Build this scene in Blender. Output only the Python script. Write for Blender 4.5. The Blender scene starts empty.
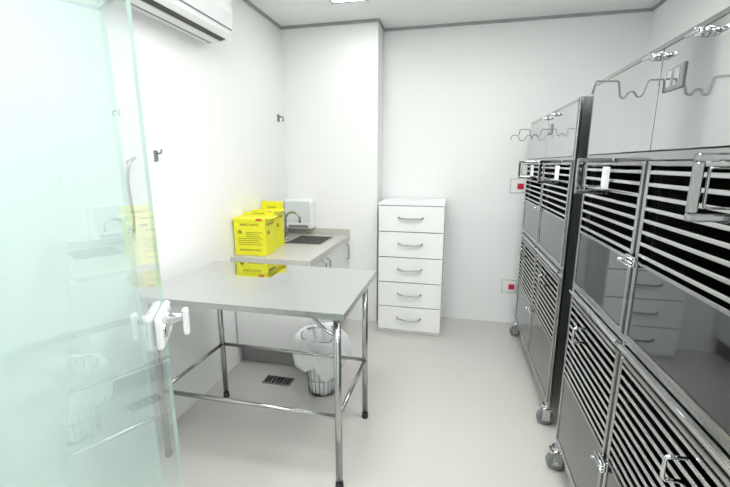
import bpy, bmesh, math
from mathutils import Vector, Matrix
pi=math.pi
scene=bpy.context.scene
scene.view_settings.view_transform='Standard'
scene.view_settings.look='None'
scene.view_settings.exposure=0.0
COL=scene.collection

# ---------------------------------------------------------------- materials
def mat(name,color,rough=.5,metal=0.,noise=.03,nscale=8.,bump=0.,coat=0.,aniso=0.,emit=None,spec=.5,stretch=None):
    m=bpy.data.materials.new(name); m.use_nodes=True
    nt=m.node_tree; b=nt.nodes['Principled BSDF']
    tc=nt.nodes.new('ShaderNodeTexCoord'); n=nt.nodes.new('ShaderNodeTexNoise')
    n.inputs['Scale'].default_value=nscale; n.inputs['Detail'].default_value=3
    if stretch:
        mp=nt.nodes.new('ShaderNodeMapping'); mp.inputs['Scale'].default_value=stretch
        nt.links.new(tc.outputs['Object'],mp.inputs[0]); nt.links.new(mp.outputs[0],n.inputs['Vector'])
    else: nt.links.new(tc.outputs['Object'],n.inputs['Vector'])
    r=nt.nodes.new('ShaderNodeValToRGB')
    r.color_ramp.elements[0].position=.3; r.color_ramp.elements[1].position=.7
    r.color_ramp.elements[0].color=(*[c*(1-noise) for c in color],1)
    r.color_ramp.elements[1].color=(*[min(1,c*(1+noise)) for c in color],1)
    nt.links.new(n.outputs[0],r.inputs[0]); nt.links.new(r.outputs[0],b.inputs['Base Color'])
    b.inputs['Roughness'].default_value=rough; b.inputs['Metallic'].default_value=metal
    b.inputs['Coat Weight'].default_value=coat; b.inputs['Coat Roughness'].default_value=.05
    b.inputs['Specular IOR Level'].default_value=spec
    if bump:
        bp=nt.nodes.new('ShaderNodeBump'); bp.inputs['Strength'].default_value=bump; bp.inputs['Distance'].default_value=.004
        nt.links.new(n.outputs[0],bp.inputs['Height']); nt.links.new(bp.outputs[0],b.inputs['Normal'])
    if emit:
        b.inputs['Emission Color'].default_value=(*emit[:3],1); b.inputs['Emission Strength'].default_value=emit[3]
    return m

def tile_mat(name,c1,c2,mortar,w,h,rough,axes,ms=.003,spec=.5):
    m=bpy.data.materials.new(name); m.use_nodes=True
    nt=m.node_tree; b=nt.nodes['Principled BSDF']
    tc=nt.nodes.new('ShaderNodeTexCoord'); sp=nt.nodes.new('ShaderNodeSeparateXYZ'); cb=nt.nodes.new('ShaderNodeCombineXYZ')
    nt.links.new(tc.outputs['Object'],sp.inputs[0])
    nt.links.new(sp.outputs[axes[0]],cb.inputs[0]); nt.links.new(sp.outputs[axes[1]],cb.inputs[1])
    br=nt.nodes.new('ShaderNodeTexBrick'); br.offset=0.0; br.squash=1
    br.inputs['Scale'].default_value=1; br.inputs['Brick Width'].default_value=w; br.inputs['Row Height'].default_value=h
    br.inputs['Mortar Size'].default_value=ms; br.inputs['Mortar Smooth'].default_value=.3
    br.inputs['Color1'].default_value=(*c1,1); br.inputs['Color2'].default_value=(*c2,1); br.inputs['Mortar'].default_value=(*mortar,1)
    nt.links.new(cb.outputs[0],br.inputs['Vector']); nt.links.new(br.outputs['Color'],b.inputs['Base Color'])
    b.inputs['Roughness'].default_value=rough; b.inputs['Specular IOR Level'].default_value=spec
    return m

M_wallx=tile_mat('wall_tile_x',(.92,.935,.93),(.925,.935,.93),(.87,.88,.88),1.2,.9,.35,(0,2),.002,.35)
M_wally=tile_mat('wall_tile_y',(.92,.935,.93),(.925,.935,.93),(.87,.88,.88),1.2,.9,.30,(1,2),.002,.4)
M_floor=tile_mat('floor_porcelain',(.59,.585,.55),(.595,.585,.55),(.56,.555,.525),.9,.9,.17,(0,1),.002)
M_ceil=mat('ceiling_paint',(.92,.93,.925),.7,noise=.01)
M_gap=mat('shadow_gap_grey',(.38,.39,.39),.6)
M_white=mat('white_laminate',(.92,.93,.93),.22,noise=.01)
M_cab=mat('white_cabinet_board',(.95,.955,.955),.22,noise=.005)
M_plast=mat('white_plastic',(.90,.91,.91),.3,noise=.01)
M_seam=mat('seam_grey',(.20,.20,.20),.6)
M_steel=mat('brushed_steel',(.42,.425,.425),.14,1,noise=.05,nscale=6,stretch=(1,30,1))
M_tab=mat('table_steel',(.71,.72,.72),.045,1,noise=.03,nscale=5,stretch=(30,1,1))
M_tube=mat('tube_steel',(.46,.465,.46),.2,1,noise=.03)
M_hand=mat('handle_steel',(.36,.37,.37),.1,1,noise=.03)
M_chrome=mat('chrome',(.66,.67,.68),.08,1,noise=.02)
M_header=mat('polished_steel_panel',(.58,.59,.595),.09,1,noise=.08,nscale=2.5)
M_bar=mat('bar_steel',(.66,.67,.67),.22,1,noise=.02)
M_dark=mat('shade_interior',(.006,.006,.007),.5,noise=.3)  # near-black colour stands for the shade inside the steel cages
M_panel=mat('smoked_steel_panel',(.17,.178,.182),.04,1,noise=.06,nscale=3)
M_side=mat('cage_side_steel',(.34,.35,.35),.3,1,noise=.01)
M_rubber=mat('black_rubber',(.02,.02,.02),.6)
M_grey=mat('grey_plastic',(.22,.23,.24),.4)
M_lgrey=mat('light_grey_plastic',(.74,.79,.81),.2)
M_black=mat('black_plastic',(.015,.015,.015),.4)
M_red=mat('red_plastic',(.62,.02,.05),.4)
M_yel=mat('yellow_cardboard',(.84,.81,.025),.45,noise=.03)
M_yel2=mat('yellow_cardboard_dark',(.42,.40,.02),.5)
M_ink=mat('black_ink',(.09,.085,.02),.5)
M_bag=mat('white_bag_film',(.90,.91,.92),.6,bump=.25,nscale=14,spec=.2)
M_top=mat('stone_countertop',(.58,.57,.53),.2,noise=.05,nscale=60)
M_plinth=mat('plinth_shaded_grey',(.30,.30,.295),.5)  # grey of the plinth, darkened to carry the shadow under the cabinet
M_basin=mat('basin_steel',(.66,.66,.66),.25,1)
M_led=mat('led_diffuser',(1,1,1),.5,emit=(1,1,.985,21.5))

def glass_mat(name,film):
    m=bpy.data.materials.new(name); m.use_nodes=True; nt=m.node_tree
    nt.nodes.clear(); N=nt.nodes.new; L=nt.links.new
    out=N('ShaderNodeOutputMaterial'); tr=N('ShaderNodeBsdfTransparent'); gl=N('ShaderNodeBsdfGlossy')
    gl.inputs['Roughness'].default_value=.015; gl.inputs['Color'].default_value=(.95,1,.99,1)
    fr=N('ShaderNodeFresnel'); fr.inputs['IOR'].default_value=1.8 if film else 1.65
    geo=N('ShaderNodeNewGeometry'); inv=N('ShaderNodeMath'); inv.operation='SUBTRACT'; inv.inputs[0].default_value=1; L(geo.outputs['Backfacing'],inv.inputs[1])
    mu=N('ShaderNodeMath'); mu.operation='MULTIPLY'; L(fr.outputs[0],mu.inputs[0]); L(inv.outputs[0],mu.inputs[1])
    tc=N('ShaderNodeTexCoord'); nz=N('ShaderNodeTexNoise'); nz.inputs['Scale'].default_value=1.2
    L(tc.outputs['Object'],nz.inputs['Vector'])
    mx=N('ShaderNodeMixShader'); L(mu.outputs[0],mx.inputs[0]); L(gl.outputs[0],mx.inputs[2])
    tr.inputs['Color'].default_value=(.86,.965,.945,1) if film else (.94,.975,.97,1)
    rp=N('ShaderNodeValToRGB')
    rp.color_ramp.elements[0].color=(.86,.98,.96,1) if film else (.90,.96,.95,1)
    rp.color_ramp.elements[1].color=(.90,.985,.97,1) if film else (.92,.97,.96,1)
    L(nz.outputs[0],rp.inputs[0])
    df=N('ShaderNodeBsdfDiffuse'); tl=N('ShaderNodeBsdfTranslucent')
    L(rp.outputs[0],df.inputs['Color']); L(rp.outputs[0],tl.inputs['Color'])
    m1=N('ShaderNodeMixShader'); m1.inputs[0].default_value=.5; L(df.outputs[0],m1.inputs[1]); L(tl.outputs[0],m1.inputs[2])
    m2=N('ShaderNodeMixShader'); m2.inputs[0].default_value=.32 if film else .15; L(tr.outputs[0],m2.inputs[1]); L(m1.outputs[0],m2.inputs[2])
    L(m2.outputs[0],mx.inputs[1])
    L(mx.outputs[0],out.inputs[0]); return m
M_film=glass_mat('aqua_film_glass',True); M_clear=glass_mat('clear_glass',False)
M_gedge=mat('glass_edge_green',(.66,.87,.84),.15)

# ---------------------------------------------------------------- mesh helper
def fillet(pts,r,n=5):
    P=[Vector(p) for p in pts]; out=[P[0]]
    for i in range(1,len(P)-1):
        a,b,c=P[i-1],P[i],P[i+1]; u=(a-b); v=(c-b)
        rr=min(r,u.length*.49,v.length*.49); u.normalize(); v.normalize()
        s=b+u*rr; e=b+v*rr
        for k in range(n+1):
            t=k/n; out.append(s*(1-t)**2+b*2*t*(1-t)+e*t*t)
    out.append(P[-1]); return out
class B:
    def __init__(s): s.bm=bmesh.new(); s.mi=0
    def _new(s,verts,faces):
        vs=[s.bm.verts.new(v) for v in verts]
        for f in faces:
            fc=s.bm.faces.new([vs[i] for i in f]); fc.material_index=s.mi
    def box(s,lo,hi,bev=0.,seg=2,rot=None):
        b=bmesh.new(); bmesh.ops.create_cube(b,size=1)
        c=[(lo[i]+hi[i])/2 for i in range(3)]; d=[abs(hi[i]-lo[i]) for i in range(3)]
        bmesh.ops.scale(b,vec=d,verts=b.verts)
        if bev: bmesh.ops.bevel(b,geom=b.edges[:],offset=min(bev,min(d)*.45),segments=seg,profile=.5,affect='EDGES')
        if rot: bmesh.ops.rotate(b,cent=(0,0,0),matrix=rot,verts=b.verts)
        bmesh.ops.translate(b,vec=c,verts=b.verts); s._merge(b); return s
    def _merge(s,b):
        b.verts.index_update()
        vs=[s.bm.verts.new(v.co) for v in b.verts]
        for f in b.faces:
            nf=s.bm.faces.new([vs[v.index] for v in f.verts]); nf.material_index=s.mi
        b.free()
    def cyl(s,a,b,r,r2=None,seg=20,bev=0):
        return s.lathe(a,b,[(0,r),(1,r2 if r2 is not None else r)],seg)
    def lathe(s,a,b,prof,seg=24,cap=True):
        a=Vector(a); b=Vector(b); d=b-a; z=d.normalized()
        x=z.orthogonal().normalized(); y=z.cross(x); rings=[]
        for t,r in prof:
            rings.append([s.bm.verts.new(a+d*t+(x*math.cos(2*pi*k/seg)+y*math.sin(2*pi*k/seg))*r) for k in range(seg)])
        for i in range(len(rings)-1):
            for k in range(seg):
                f=s.bm.faces.new([rings[i][k],rings[i][(k+1)%seg],rings[i+1][(k+1)%seg],rings[i+1][k]]); f.material_index=s.mi; f.smooth=True
        if cap:
            f=s.bm.faces.new(rings[0][::-1]); f.material_index=s.mi
            f=s.bm.faces.new(rings[-1]); f.material_index=s.mi
        return s
    def tube(s,pts,r,seg=10,fil=0.,closed=False):
        P=fillet(pts,fil) if fil else [Vector(p) for p in pts]
        n=len(P); rings=[]; prev=None
        for i in range(n):
            if closed: t=(P[(i+1)%n]-P[i-1]).normalized()
            else: t=(P[min(i+1,n-1)]-P[max(i-1,0)]).normalized()
            if prev is None: x=t.orthogonal().normalized()
            else:
                x=prev-t*prev.dot(t)
                x=x.normalized() if x.length>1e-6 else t.orthogonal().normalized()
            prev=x; y=t.cross(x)
            rings.append([s.bm.verts.new(P[i]+(x*math.cos(2*pi*k/seg)+y*math.sin(2*pi*k/seg))*r) for k in range(seg)])
        for i in range(n if closed else n-1):
            A=rings[i]; C=rings[(i+1)%n]
            for k in range(seg):
                f=s.bm.faces.new([A[k],A[(k+1)%seg],C[(k+1)%seg],C[k]]); f.smooth=True; f.material_index=s.mi
        if not closed:
            for rg in (rings[0][::-1],rings[-1]):
                f=s.bm.faces.new(rg); f.material_index=s.mi
        return s
    def prism(s,poly,axis,a,b):
        def mk(p,v):
            q=[0,0,0]; o=[i for i in range(3) if i!=axis]; q[o[0]]=p[0]; q[o[1]]=p[1]; q[axis]=v; return q
        n=len(poly); vs=[mk(p,a) for p in poly]+[mk(p,b) for p in poly]
        fs=[list(range(n))[::-1],list(range(n,2*n))]+[[i,(i+1)%n,n+(i+1)%n,n+i] for i in range(n)]
        s._new(vs,fs); return s
    def done(s,name,mats,parent=None,label=None,loc=None,rot=None):
        bmesh.ops.recalc_face_normals(s.bm,faces=s.bm.faces)
        me=bpy.data.meshes.new(name); s.bm.to_mesh(me); s.bm.free()
        for m in (mats if isinstance(mats,(list,tuple)) else [mats]): me.materials.append(m)
        o=bpy.data.objects.new(name,me); COL.objects.link(o)
        if parent: o.parent=parent
        if label: o['label']=label
        if loc: o.location=loc
        if rot: o.rotation_euler=rot
        return o
def thing(name,loc,label,cat,rot=(0,0,0),group=None):
    o=bpy.data.objects.new(name,None); o.empty_display_size=.1; COL.objects.link(o)
    o.location=loc; o.rotation_euler=rot; o['label']=label; o['category']=cat
    if group: o['group']=group
    return o
def tag(o,label,cat,group=None):
    o['label']=label; o['category']=cat
    if group: o['group']=group
    return o
def text_into(txt,size,loc,rot,name,parent,m,ext=.0004,align='CENTER'):
    c=bpy.data.curves.new('txt','FONT'); c.body=txt; c.size=size; c.extrude=ext; c.align_x=align; c.align_y='CENTER'
    t=bpy.data.objects.new('txt',c); COL.objects.link(t)
    dg=bpy.context.evaluated_depsgraph_get(); me=bpy.data.meshes.new_from_object(t.evaluated_get(dg))
    bpy.data.objects.remove(t); me.materials.clear(); me.materials.append(m)
    o=bpy.data.objects.new(name,me); COL.objects.link(o); o.parent=parent; o.location=loc; o.rotation_euler=rot
    return o

# ---------------------------------------------------------------- room
XL,XR,YB,YC,XC,H,YF=-1.515,1.387,3.62,3.373,-.667,2.6,-1.5
def struct(o): o['kind']='structure'; return o
struct(B().box((XL-.1,YF-.1,-.1),(XR+.1,YB+.1,0)).done('floor',M_floor))
struct(B().box((XL-.1,YF-.1,H),(XR+.1,YB+.1,H+.1)).done('ceiling',M_ceil))
struct(B().box((XL-.1,YF-.1,0),(XL,YB+.1,H)).done('wall_left',M_wally))
struct(B().box((XR,YF-.1,0),(XR+.1,YB+.1,H)).done('wall_right',M_wally))
struct(B().box((XL,YB,0),(XR,YB+.1,H)).done('wall_back',M_wallx))
struct(B().box((XL,YF-.1,0),(XR,YF,H)).done('wall_front',M_wallx))
struct(B().box((XL,YC,0),(XC,YB,H)).done('wall_column',[M_wallx]))
g=.022
n=0
for lo,hi in [((XL,YF,H-g),(XL+.012,YC,H)),((XR-.012,YF,H-g),(XR,YB,H)),((XC+.0,YB-.012,H-g),(XR,YB,H)),
              ((XL,YC-.012,H-g),(XC,YC,H)),((XC,YC-.012,H-g),(XC+.012,YB,H))]:
    n+=1; struct(B().box(lo,hi).done('trim_%d'%n,M_gap))

# ceiling lights
def led(x,y,sx,sy,lab):
    r=thing('ceiling_light_panel',(x,y,H),lab,'ceiling light')
    B().box((-sx/2,-sy/2,-.012),(sx/2,sy/2,-.006)).done('diffuser',M_led,r)
    b=B(); w=.015
    b.box((-sx/2-w,-sy/2-w,-.016),(-sx/2,sy/2+w,0)).box((sx/2,-sy/2-w,-.016),(sx/2+w,sy/2+w,0))
    b.box((-sx/2,-sy/2-w,-.016),(sx/2,-sy/2,0)).box((-sx/2,sy/2,-.016),(sx/2,sy/2+w,0)).done('frame',M_grey,r)
led(-.79,2.83,.24,.24,'small square white recessed led panel in the ceiling near the sink')
led(.30,1.85,.58,.58,'added unseen square white led panel in the ceiling to light the aisle')  # out-of-view panel added to light the aisle
led(-.60,1.0,.6,.6,'added unseen large square white led panel, light for the steel table side')  # unseen panel added as room light on the table side
led(.3,-.3,.6,.6,'added unseen large square white led panel, light from the doorway end')  # extra panel behind the camera, added for light

# ---------------------------------------------------------------- glass door
E=Vector((-.824,.920)); th=math.radians(31); DW=.9
hinge=(E.x+DW*math.sin(th),E.y-DW*math.cos(th),0)
dr=bpy.data.objects.new('door_1',None); COL.objects.link(dr); dr.location=hinge; dr.rotation_euler=(0,0,th); dr['kind']='structure'
dr['label']='open aqua tinted glass door with a white lock'
DH=2.1
b=B(); T=.005; ys=DW-.25
b.mi=0; b.box((-T,0,.012),(T,ys,DH)); b.mi=1; b.box((-T,ys+.0005,.012),(T,DW-.002,DH))
b.mi=2; b.box((-T,DW-.0018,.012),(T,DW,DH))
b.done('glass_panel',[M_film,M_clear,M_gedge],dr,'aqua tinted glass with a clearer strip along its free edge')
lk=bpy.data.objects.new('lock',None); COL.objects.link(lk); lk.parent=dr; lk.location=(0,DW-.085,1.018); lk['label']='white metal door lock with thumb turn'
for sgn in (1,-1):
    B().box((sgn*T,-.065,-.045),(sgn*(T+.018),.088,.045),.012,4).done('lock_plate',M_plast,lk)
    B().lathe((sgn*(T+.015),.03,.010),(sgn*(T+.062),.03,.010),[(0,.024),(.15,.020),(.7,.012),(1,.012)]).done('cylinder',M_chrome,lk)
    B().box((sgn*(T+.055),.016,-.045),(sgn*(T+.072),.040,.035),.008,4).done('thumb_turn',M_plast,lk)
    B().lathe((sgn*(T+.017),-.032,0),(sgn*(T+.024),-.032,0),[(0,.022),(.7,.020),(1,.016)]).done('keyhole_rosette',M_chrome,lk)
B().box((-.014,.0855,-.045),(.014,.092,.045),.002).done('strike_edge',M_chrome,lk)
for z in (.10,1.95):
    B().box((-.012,-.004,z-.05),(.012,.06,z+.05),.003).done('hinge_clamp',M_chrome,dr)

# ---------------------------------------------------------------- drawer cabinet
x0,x1,y0,hz=-.613,-.072,3.155,1.143
r=thing('drawer_cabinet',((x0+x1)/2,y0,0),'tall narrow white cabinet with five drawers standing against the wall','cabinet')
w=(x1-x0)/2
b=B(); b.box((-w+.003,.022,.0),(w-.003,.44,hz-.022),.002).done('body',M_white,r)
B().box((-w,-.001,hz-.022),(w,.45,hz),.003).done('top_board',M_white,r)
B().box((-w+.010,.008,.03),(w-.010,.0215,hz-.024)).done('seam_backing',M_seam,r)
dh=(hz-.024-.03)/5
for i in range(5):
    z0=.03+i*dh
    d=B(); d.box((-w+.004,0,z0+.004),(w-.004,.02,z0+dh-.004),.002); d=d.done('drawer',M_white,r)
    zc=z0+dh*.54
    B().tube([(-.10,.002,zc+.006),(-.095,-.022,zc+.002),(-.05,-.03,zc-.004),(.05,-.03,zc-.004),(.095,-.022,zc+.002),(.10,.002,zc+.006)],.0068,fil=.02).done('handle',M_hand,d,'curved metal bow handle')

# ---------------------------------------------------------------- sink counter
cx=-.92; cy=2.37; cz=.82
r=thing('sink_cabinet',((XL+cx)/2,(cy+YC)/2,0),'white base cabinet under the sink with doors on its long side','cabinet')
ox,oy=r.location.x,r.location.y
def L(x,y,z): return (x-ox,y-oy,z)
zk=.14
b=B(); b.box(L(XL+.003,cy+.028,zk),L(cx-.045,YC-.003,.60),.002)
b.box(L(XL+.003,cy+.028,.60),L(cx-.045,cy+.05,cz-.042)); b.box(L(XL+.003,YC-.02,.60),L(cx-.045,YC-.003,cz-.042))
b.box(L(XL+.003,cy+.05,.60),L(XL+.02,YC-.02,cz-.042)); b.box(L(cx-.06,cy+.05,.60),L(cx-.045,YC-.02,cz-.042))
b.done('body',M_cab,r)
B().box(L(XL+.010,cy+.006,zk-.004),L(cx-.020,cy+.0275,cz-.046),.002).done('end_panel',M_cab,r,'plain white end panel')
B().box(L(XL+.003,cy+.06,0),L(cx-.07,YC-.003,zk)).done('plinth',M_plinth,r)
B().box(L(cx-.0449,cy+.030,zk+.012),L(cx-.036,YC-.012,cz-.052)).done('seam_backing',M_seam,r)
nd=3; dl=(YC-cy-.036)/nd
for i in range(nd):
    ya=cy+.028+i*dl
    d=B().box(L(cx-.0355,ya+.003,zk+.006),L(cx-.018,ya+dl-.003,cz-.05),.002).done('door',M_white,r)
    yh=ya+dl-.05 if i!=1 else ya+.05
    if i==2: yh=ya+dl-.06
    B().tube([L(cx-.019,yh,.61),L(cx+.008,yh,.61),L(cx+.008,yh,.74),L(cx-.019,yh,.74)],.006,fil=.015).done('handle',M_tube,d)
r=thing('sink_countertop',(ox,oy,cz),'beige stone worktop with inset steel sink along the wall','countertop')
sx0,sx1,sy0,sy1=-1.33,-1.03,2.88,3.22
def L2(x,y,z): return (x-ox,y-oy,z-cz)
b=B(); z0,z1=cz-.04,cz
b.box(L2(XL+.002,cy,z0),L2(cx,sy0,z1)); b.box(L2(XL+.002,sy1,z0),L2(cx,YC-.002,z1))
b.box(L2(XL+.002,sy0,z0),L2(sx0,sy1,z1)); b.box(L2(sx1,sy0,z0),L2(cx,sy1,z1))
b.done('slab',M_top,r)
b=B(); b.box(L2(XL+.002,YC-.018,cz+.0005),L2(cx,YC-.002,cz+.05)); b.done('backsplash',M_top,r)
b=B(); t=.003
b.box(L2(sx0+t,sy0+t,cz-.13),L2(sx1-t,sy1-t,cz-.125))
b.box(L2(sx0+.001,sy0+.001,cz-.13),L2(sx0+t,sy1-t,cz+.002)); b.box(L2(sx1-t,sy0+t,cz-.13),L2(sx1-.001,sy1-t,cz+.002))
b.box(L2(sx0+t,sy0+.001,cz-.13),L2(sx1-t,sy0+t,cz+.002)); b.box(L2(sx0+t,sy1-t,cz-.13),L2(sx1-t,sy1-.001,cz+.002))
b.box(L2(sx0-.012,sy0-.012,cz+.0005),L2(sx0,sy1+.012,cz+.003)); b.box(L2(sx1,sy0-.012,cz+.0005),L2(sx1+.012,sy1+.012,cz+.003))
b.box(L2(sx0,sy0-.012,cz+.0005),L2(sx1,sy0,cz+.003)); b.box(L2(sx0,sy1,cz+.0005),L2(sx1,sy1+.012,cz+.003))
b.cyl(L2((sx0+sx1)/2,(sy0+sy1)/2,cz-.125),L2((sx0+sx1)/2,(sy0+sy1)/2,cz-.121),.035)
b.done('basin',M_basin,r,'rectangular steel sink basin')
r=thing('faucet',(-1.385,3.02,cz+.0035),'chrome gooseneck faucet beside the sink basin','faucet')
b=B(); b.lathe((0,0,0),(0,0,.03),[(0,.024),(.5,.022),(1,.016)])
b.tube([(0,0,.02),(0,0,.15)]+[(.065-.065*math.cos(a),0,.17+.065*math.sin(a)) for a in [k*pi/10 for k in range(0,10)]]+[(.13,0,.145)],.0105,12)
b.done('spout',M_tube,r)
b=B(); b.cyl((0,0,.045),(0,-.035,.045),.012); b.box((-.006,-.045,.04),(.006,-.033,.095),.004); b.done('tap_lever',M_tube,r)
r=thing('paper_towel_dispenser',(-1.37,YC-.12,cz+.053),'white plastic paper dispenser with pale translucent front above the sink','dispenser')
b=B(); b.box((-.135,.0,0),(.135,.119,.27),.03,4); b.done('body',M_plast,r)
b=B(); b.box((-.112,-.006,.065),(.112,.01,.255),.02,4); b.done('cover_window',M_lgrey,r)
b=B(); b.box((-.095,-.004,.014),(.095,.01,.042),.008,3); b.done('paper_slot',M_grey,r)
def sharps(x,y,rot,w,d,h,flap,lab):
    r=thing('sharps_box',(x,y,cz+.001),lab,'sharps box',(0,0,rot),'yellow sharps boxes on the counter')
    b=B(); b.box((-w/2,-d/2,0),(w/2,d/2,h*.80),.003); b.done('carton',M_yel,r)
    b=B(); b.box((-w/2-.004,-d/2-.004,h*.76),(w/2+.004,d/2+.004,h*.83),.003); b.done('lid',M_yel,r)
    yy=d/2-.006; hh=h*flap
    fl=B().box((-w/2,yy-.003,h*.83),(w/2,yy+.003,hh),.002).done('top_flap',M_yel,r)
    B().box((-w*.2,yy-.0042,h*.85),(w*.2,yy+.0042,h*.88),.001).done('handle_slot',M_yel2,fl)
    B().prism([(w/2-.002,h*.825),(w/2+.03,h*.80),(w/2+.031,h*.81),(w/2-.002,h*.84)],1,-d/2+.01,d/2-.01).done('side_flap',M_yel,r)
    y_=-d/2-.0012
    text_into('INFECTANTE',w*.10,(0,y_,h*.68),(pi/2,0,0),'printed_text',r,M_ink)
    text_into('PERFUROCORTANTE',w*.07,(0,y_,h*.12),(pi/2,0,0),'printed_text',r,M_ink)
    text_into('INFECTANTE',d*.12,(w/2+.0012,0,h*.68),(pi/2,0,pi/2),'printed_text',r,M_ink)
    for nx,c in ((0,(-w*.30,y_,h*.52)),(1,(w/2+.0012,-d*.2,h*.50))):
        b=B()
        for k in range(3):
            a=pi/2+k*2*pi/3; R=.008; rr=.0085
            def q(u,v): return Vector((0,u,v)) if nx else Vector((u,0,v))
            cc=Vector(c)+q(R*math.cos(a),R*math.sin(a))
            b.tube([cc+q(rr*math.cos(2*pi*j/18),rr*math.sin(2*pi*j/18)) for j in range(18)],.0014,6,closed=True)
        b.done('biohazard_mark',M_ink,r)
    for k in range(7):
        B().box((-w*.12 if k>3 else -w*.38,y_-.0003,h*(.24+.045*k)),(w*(.40-.06*(k%3)),y_+.001,h*(.249+.045*k))).done('printed_line',M_ink,r)
    B().box((w*.22,y_-.0025,h*.775),(w*.40,y_-.004,h*.815)).done('printed_band',M_red,r)
sharps(-1.388,2.505,math.radians(3),.235,.17,.32,.90,'yellow cardboard sharps box with black printing, closer to the counter end')
sharps(-1.408,2.755,math.radians(-2),.19,.15,.345,1.0,'yellow cardboard sharps box with raised top flap, near the sink')

# ---------------------------------------------------------------- steel table
tx0,tx1,ty0,ty1,tz=-1.41,-.405,1.385,2.045,.875
r=thing('examination_table',((tx0+tx1)/2,(ty0+ty1)/2,0),'stainless steel veterinary table with tubular legs and mirror-like top','table')
ax,ay=r.location.x,r.location.y; W,D=(tx1-tx0)/2,(ty1-ty0)/2
b=B(); b.box((-W,-D,tz-.004),(W,D,tz),.001); b.done('table_top',M_tab,r)
zl=tz-.028
b=B(); b.box((-W,-D,zl),(W,-D+.003,tz-.0045)); b.box((-W,D-.003,zl),(W,D,tz-.0045)); b.box((-W,-D+.003,zl),(-W+.003,D-.003,tz-.0045)); b.box((W-.003,-D+.003,zl),(W,D-.003,tz-.0045))
b.done('folded_edge',M_tube,r)
lx=W-.05; ly=D-.07
for sx in (-1,1):
    for sy in (-1,1):
        p=(sx*lx,sy*ly)
        l=B().cyl((p[0],p[1],.03),(p[0],p[1],tz-.005),.0158,seg=24).done('leg',M_tube,r)
        B().lathe((p[0],p[1],0),(p[0],p[1],.035),[(0,.017),(.2,.019),(1,.0175)]).done('foot_cap',M_rubber,l)
zr=.365
for a,c in (((-lx,-ly),(lx,-ly)),((-lx,ly),(lx,ly)),((-lx,-ly),(-lx,ly)),((lx,-ly),(lx,ly))):
    B().cyl((a[0],a[1],zr),(c[0],c[1],zr),.0105,seg=16).done('stretcher',M_tube,r)
for sx in (-1,1):
    for sy in (-1,1):
        B().tube([(sx*lx,sy*ly,tz-.13),(sx*(lx-.05),sy*ly,tz-.11),(sx*(lx-.13),sy*ly,tz-.03),(sx*(lx-.15),sy*ly,tz-.006)],.007,10,fil=.04).done('corner_brace',M_tube,r)

# ---------------------------------------------------------------- waste bin
r=thing('waste_bin',(-.785,2.175,0),'round wire waste bin with a draped white bag liner','waste bin')
b=B()
def ring(z,rr,t): b.tube([(rr*math.cos(2*pi*k/36),rr*math.sin(2*pi*k/36),z) for k in range(36)],t,8,closed=True)
ring(.006,.088,.006); ring(.40,.126,.005); ring(.12,.099,.0025)
for k in range(22):
    a=2*pi*k/22; b.tube([(.088*math.cos(a),.088*math.sin(a),.006),(.126*math.cos(a),.126*math.sin(a),.40)],.0022,6)
b.cyl((0,0,.001),(0,0,.006),.086,seg=32)
b.done('wire_basket',M_tube,r,'open steel wire basket')
def bag(prof,name,lab,amp=1.,caplow=False):
    bm=B(); seg=120; rings=[]
    for i,(rr,z) in enumerate(prof):
        rg=[]
        for k in range(seg):
            a=2*pi*k/seg
            wv=amp*(.009*math.sin(5*a+i*.35)+.006*math.sin(9*a+i*.5)+.0035*math.sin(16*a+i*.3))
            zz=z+amp*((.030*math.sin(3*a+1)+.016*math.sin(7*a) if i<2 else .010*math.sin(4*a+.3*i)))
            rg.append(bm.bm.verts.new(((rr+wv)*math.cos(a),(rr+wv)*math.sin(a),zz)))
        rings.append(rg)
    for i in range(len(rings)-1):
        for k in range(seg):
            f=bm.bm.faces.new([rings[i][k],rings[i][(k+1)%seg],rings[i+1][(k+1)%seg],rings[i+1][k]]); f.smooth=True
    if caplow: bm.bm.faces.new(rings[0][::-1])
    return bm.done(name,M_bag,r,lab)
bag([(.150,.195),(.166,.22),(.176,.27),(.178,.31),(.174,.35),(.162,.39),(.146,.41),(.128,.40),(.112,.36),(.102,.30)],'bag_liner','crumpled opaque white plastic bag folded over the rim')
bag([(.070,.014),(.078,.05),(.086,.15),(.094,.25),(.098,.33)],'bag_inner','white bag inside the wire basket',.22,True)

r=B(); r.box((-.10,-.05,0.0002),(.10,.05,.004),.001); r.mi=1
for k in range(7): r.box((-.085+k*.026,-.035,.0041),(-.073+k*.026,.035,.0046))
tag(r.done('floor_drain',[M_steel,M_black],loc=(-1.12,2.22,0)),'rectangular steel floor drain with dark slots beside the sink plinth','drain')

# ---------------------------------------------------------------- air conditioner
r=thing('air_conditioner',(XL,1.86,2.165),'white wall-mounted split air conditioner with dark outlet slots','air conditioner')
b=B(); b.prism([(0.0,0.0),(.05,-.004),(.165,.008),(.185,.03),(.200,.14),(.19,.26),(.16,.285),(0,.285)],1,-.40,.40)
b.done('body',M_plast,r)
b=B(); b.prism([(.055,-.0085),(.072,-.0065),(.072,-.001),(.055,-.003)],1,-.37,.37); b.done('outlet_slot',M_grey,r)
b=B(); b.prism([(.125,-.002),(.158,.0045),(.158,.009),(.125,.004)],1,-.37,.37); b.done('outlet_slot',M_black,r)
b=B(); b.prism([(.074,-.010),(.122,-.006),(.123,.000),(.073,-.003)],1,-.365,.365); b.done('louver_flap',M_plast,r)
b=B(); b.prism([(.1905,.055),(.1935,.055),(.1945,.061),(.1915,.061)],1,-.39,.39); b.done('panel_seam',M_grey,r)

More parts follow.
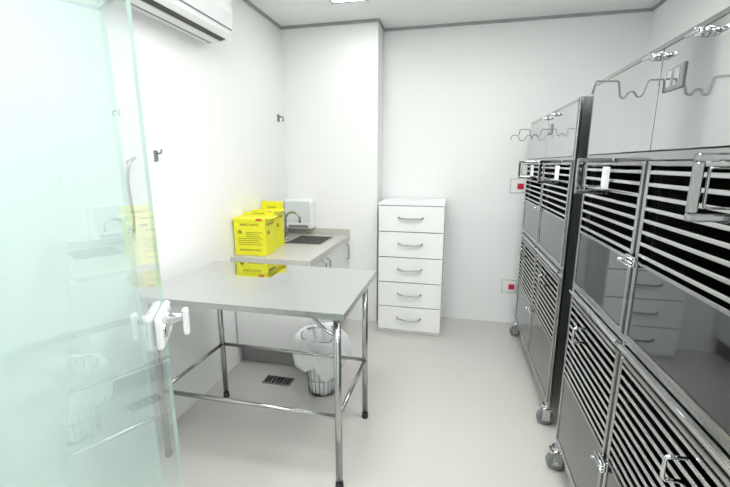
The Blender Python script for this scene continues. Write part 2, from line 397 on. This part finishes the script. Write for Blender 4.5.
# ---------------------------------------------------------------- cages
def cage(X,Y0,Y1,zt,lab,hy=(.32,-.41)):
    yc=(Y0+Y1)/2; h=(Y1-Y0)/2; D=.74
    r=thing('cage_bank',(X,yc,0),lab,'animal cage',group='stainless steel cage banks along the wall')
    zb=.125; z1=.90; z2=1.475
    b=B(); t=.015
    b.box((0,-h,zb),(D,-h+t,zt)); b.box((0,h-t,zb),(D,h,zt)); b.box((D-t,-h+t,zb),(D,h-t,zt))
    b.box((0,-h+t,zt-t),(D-t,h-t,zt)); b.box((0,-h+t,zb),(D-t,h-t,zb+t)); b.box((.0,-h+t,z1-.02),(D-t,h-t,z1+.02)); b.box((0,-h+t,z2-.01),(D-t,h-t,z2+.01))
    b.box((0,-.01,zb+t),(D-t,.01,z1-.02)); b.box((0,-.01,z1+.02),(D-t,.01,z2-.01)); b.box((0,-.01,z2+.01),(D-t,.01,zt-t))
    b.done('body',M_side,r)
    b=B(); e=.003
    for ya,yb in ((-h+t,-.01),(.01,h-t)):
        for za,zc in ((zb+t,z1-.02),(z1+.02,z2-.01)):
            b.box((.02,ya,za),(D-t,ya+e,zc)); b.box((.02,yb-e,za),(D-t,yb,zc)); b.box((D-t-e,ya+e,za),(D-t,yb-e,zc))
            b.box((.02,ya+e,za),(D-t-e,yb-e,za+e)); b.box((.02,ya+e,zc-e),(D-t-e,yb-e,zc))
    b.done('shade_lining',M_dark,r)  # added black plates that keep the cavities shaded behind the bars
    b=B(); f=.014
    b.box((-f,-h,zb),(-.0005,-h+.024,zt),.002); b.box((-f,h-.024,zb),(-.0005,h,zt),.002); b.box((-f,-.010,zb+.03),(-.0005,.010,z2-.012),.002)
    for za,zc in ((zb,zb+.024),(z1-.030,z1-.010),(z1+.010,z1+.030),(z2-.010,z2+.014),(zt-.014,zt)):
        b.box((-f-.002,-h+.024,za),(-.0005,h-.024,zc),.002)
    b.done('front_frame',M_steel,r)
    for ya,yb in ((-h+.03,-.015),(.015,h-.03)):
        B().box((-f-.020,ya,z1-.006),(-f+.004,yb,z1+.006),.002).done('tray_lip',M_chrome,r)
    for ya,yb in ((-h+.026,-.003),(.003,h-.026)):
        d=B().box((-f-.004,ya,z2+.016),(-.001,yb,zt-.016),.002).done('header_door',M_header,r,'polished steel storage door')
    for yy in (.025,-.19):
        b=B(); b.lathe((-f-.002,yy,zt-.030),(-f-.030,yy,zt-.030),[(0,.012),(1,.009)],16)
        b.box((-f-.036,yy-.026,zt-.036),(-f-.026,yy+.026,zt-.024),.005)
        b.done('twist_latch',M_chrome,r)
    ym=-.085; zm=zt-.105
    q=B().box((-f-.010,ym-.040,zm-.030),(-f-.0035,ym+.040,zm+.030),.003).done('rail_mount',M_grey,r,'dark double-slot mounting plate')
    for k in (-1,1):
        B().box((-f-.012,ym+k*.018-.011,zm-.021),(-f-.0095,ym+k*.018+.011,zm+.021),.002).done('mount_slot',M_chrome,q)
    yy=-.035
    pr=[(-f-.006,zm-.03),(-f-.008,zm+.006),(-.058,zm+.006),(-.070,zm-.034),(-.080,zm-.038),(-.090,zm-.022),(-.102,zm-.022),(-.112,zm-.040),(-.122,zm-.036),(-.130,zm+.006),(-.186,zm+.008),(-.192,zm-.026)]
    B().tube([(a,yy,c) for a,c in pr],.0028,8,fil=.005).done('hanging_hook_rail',M_grey,r,'thin bent steel rail with hook loops')
    if X>.56:
        pr=[(-f-.006,zm-.02),(-f-.008,zm+.004),(-.05,zm+.010),(-.075,zm-.030),(-.10,zm-.030),(-.12,zm+.008),(-.16,zm+.010),(-.17,zm-.02)]
        B().tube([(a,h-.10,c) for a,c in pr],.0028,8,fil=.006).done('hanging_hook_rail',M_grey,r)
    for i,(ya,yb) in enumerate(((.012,h-.026),(-h+.026,-.012))):
        for lev,(za,zc,zs) in enumerate(((z1+.032,z2-.012,z1+.036+.235),(zb+.026,z1-.032,zb+.03+.34))):
            dv=bpy.data.objects.new('door',None); COL.objects.link(dv); dv.parent=r
            dv['label']='cage door with horizontal bars above a solid smoked panel'
            fw=.014
            b=B(); b.box((-f-.008,ya,za),(-f+.004,ya+fw,zc),.003); b.box((-f-.008,yb-fw,za),(-f+.004,yb,zc),.003)
            b.box((-f-.008,ya+fw,za),(-f+.004,yb-fw,za+fw),.003); b.box((-f-.008,ya+fw,zc-fw),(-f+.004,yb-fw,zc),.003)
            b.box((-f-.008,ya+fw,zs-.006),(-f+.004,yb-fw,zs+.006),.003)
            b.done('door_frame',M_steel,dv)
            b=B(); nb=8 if lev==0 else 11
            z_a=zs+.006; z_b=zc-fw; st=(z_b-z_a)/(nb+.0)
            for k in range(nb):
                zz=z_a+st*(k+.5)
                b.box((-f-.006,ya+fw,zz-.0060),(-f+.002,yb-fw,zz+.0060),.003)
            b.done('bar_grille',M_bar,dv)
            B().box((-f-.003,ya+fw,za+fw),(-f+.001,yb-fw,zs-.006)).done('solid_panel',M_panel,dv,'mirror-like smoked lower panel')
            yy=hy[i]
            if lev==0:
                b=B(); xo=-.13; xi=-f-.006; za_=z2-.125; zc_=z2+.0; s_=.016; q_=.008
                b.box((xo,yy-q_,zc_-s_),(xi,yy+q_,zc_),.004); b.box((xo,yy-q_,za_),(xi,yy+q_,za_+s_),.004)
                b.box((xo,yy-q_,za_+s_-.001),(xo+s_,yy+q_,zc_-s_+.001),.004)
                b.tube([(xi,yy,zc_-s_-.010),(xo+s_+.010,yy,zc_-s_-.010),(xo+s_+.010,yy,za_+s_+.010),(xi,yy,za_+s_+.010)],.0028,8,fil=.006)
                b.done('handle',M_hand,dv,'projecting flat rectangular steel handle')
                B().box((-f-.03,yy-.016,z2-.108),(-f-.012,yy+.010,z2-.03),.003).done('card_holder',M_plast,dv,'small white card holder')
            else:
                b=B(); zz=z1-.12
                b.tube([(-f-.004,yy+.06,zz+.03),(-.06,yy+.06,zz+.03),(-.06,yy+.06,zz-.03),(-f-.004,yy+.06,zz-.03)],.005,8,fil=.01)
                b.done('handle',M_chrome,dv)
    for zz in (z1+.27,.47):
        b=B(); b.box((-f-.018,-.030,zz-.016),(-f-.008,.030,zz+.016),.003)
        for k in (-1,0,1): b.cyl((-f-.024,-.04,zz+k*.011),(-f-.024,.04,zz+k*.011),.003,seg=8)
        b.cyl((-f-.02,.02,zz),(-f-.040,.02,zz),.005,seg=12)
        b.done('slide_bolt',M_chrome,r)
    for sx in (-.015,D-.06):
        for sy in (-h+.05,h-.05):
            c=B(); c.cyl((sx,sy,.105),(sx,sy,zb),.024); c.box((sx-.034,sy-.026,.094),(sx+.034,sy+.026,.106),.003)
            c.box((sx-.020,sy-.026,.035),(sx+.020,sy-.020,.096)); c.box((sx-.020,sy+.020,.035),(sx+.020,sy+.026,.096))
            c.cyl((sx,sy-.030,.045),(sx,sy+.030,.045),.008)
            c=c.done('caster',M_chrome,r)
            B().lathe((sx,sy-.016,.045),(sx,sy+.016,.045),[(0,.034),(.15,.045),(.85,.045),(1,.034)],28).done('wheel',M_grey,c)
    return r
cage(.55,.72,1.85,1.775,'large steel animal cage bank, white card holders, standing near the doorway',(.265,-.45))
cage(.57,2.10,3.38,1.765,'large steel animal cage bank with barred doors beside the end wall')

# ---------------------------------------------------------------- wall things
for x,z in ((.535,1.265),(.525,.356)):
    r=thing('wall_socket',(x,YB,z),'white wall socket plate with red insert','socket',group='red and white wall sockets')
    B().box((-.070,-.006,-.060),(.060,-.0005,.060),.002).done('back_frame',M_grey,r)
    B().box((-.067,-.012,-.057),(.057,-.005,.057),.004).done('cover_plate',M_plast,r)
    B().box((-.012,-.016,-.026),(.040,-.011,.022),.003).done('socket_insert',M_red,r)
r=thing('wall_hook',(XL,3.24,1.84),'small grey metal hook on the white tiled wall','hook')
B().box((0,-.02,-.03),(.008,.02,.03),.003).done('back_plate',M_grey,r)
B().tube([(.006,0,.01),(.04,0,.01),(.05,0,-.01),(.04,0,-.03)],.006,fil=.01).done('hook',M_grey,r)
r=thing('coat_hook',(XL,1.76,1.495),'dark metal wall hook beside the glass door','hook')
B().box((-.002,-.013,-.028),(.008,.013,.028),.004).done('back_plate',M_grey,r)
B().tube([(.006,0,.012),(.036,0,.012),(.040,0,.032)],.005,fil=.01).done('hook',M_grey,r)
r=thing('grab_rail',(XL,1.51,1.12),'bent stainless steel pipe fixed upright on the white wall','wall pipe')
B().tube([(.002,.06,.34),(.06,.06,.37),(.07,0,.34),(.06,-.01,.27),(.06,0,.08),(.05,.0,0.0),(.002,0,-.03)],.008,12,fil=.05).done('rail',M_tube,r)

# ---------------------------------------------------------------- world and camera
wd=bpy.data.worlds.new('World'); scene.world=wd; wd.use_nodes=True
wd.node_tree.nodes['Background'].inputs[0].default_value=(.9,.95,1,1); wd.node_tree.nodes['Background'].inputs[1].default_value=.5
cam=bpy.data.cameras.new('Camera'); co=bpy.data.objects.new('Camera',cam); COL.objects.link(co)
co.location=(0,0,1.456); co.rotation_euler=(math.radians(90-11.62),0,math.radians(12.976))
cam.sensor_width=36; cam.lens=388.7/730*36; cam.clip_start=.02
scene.camera=co
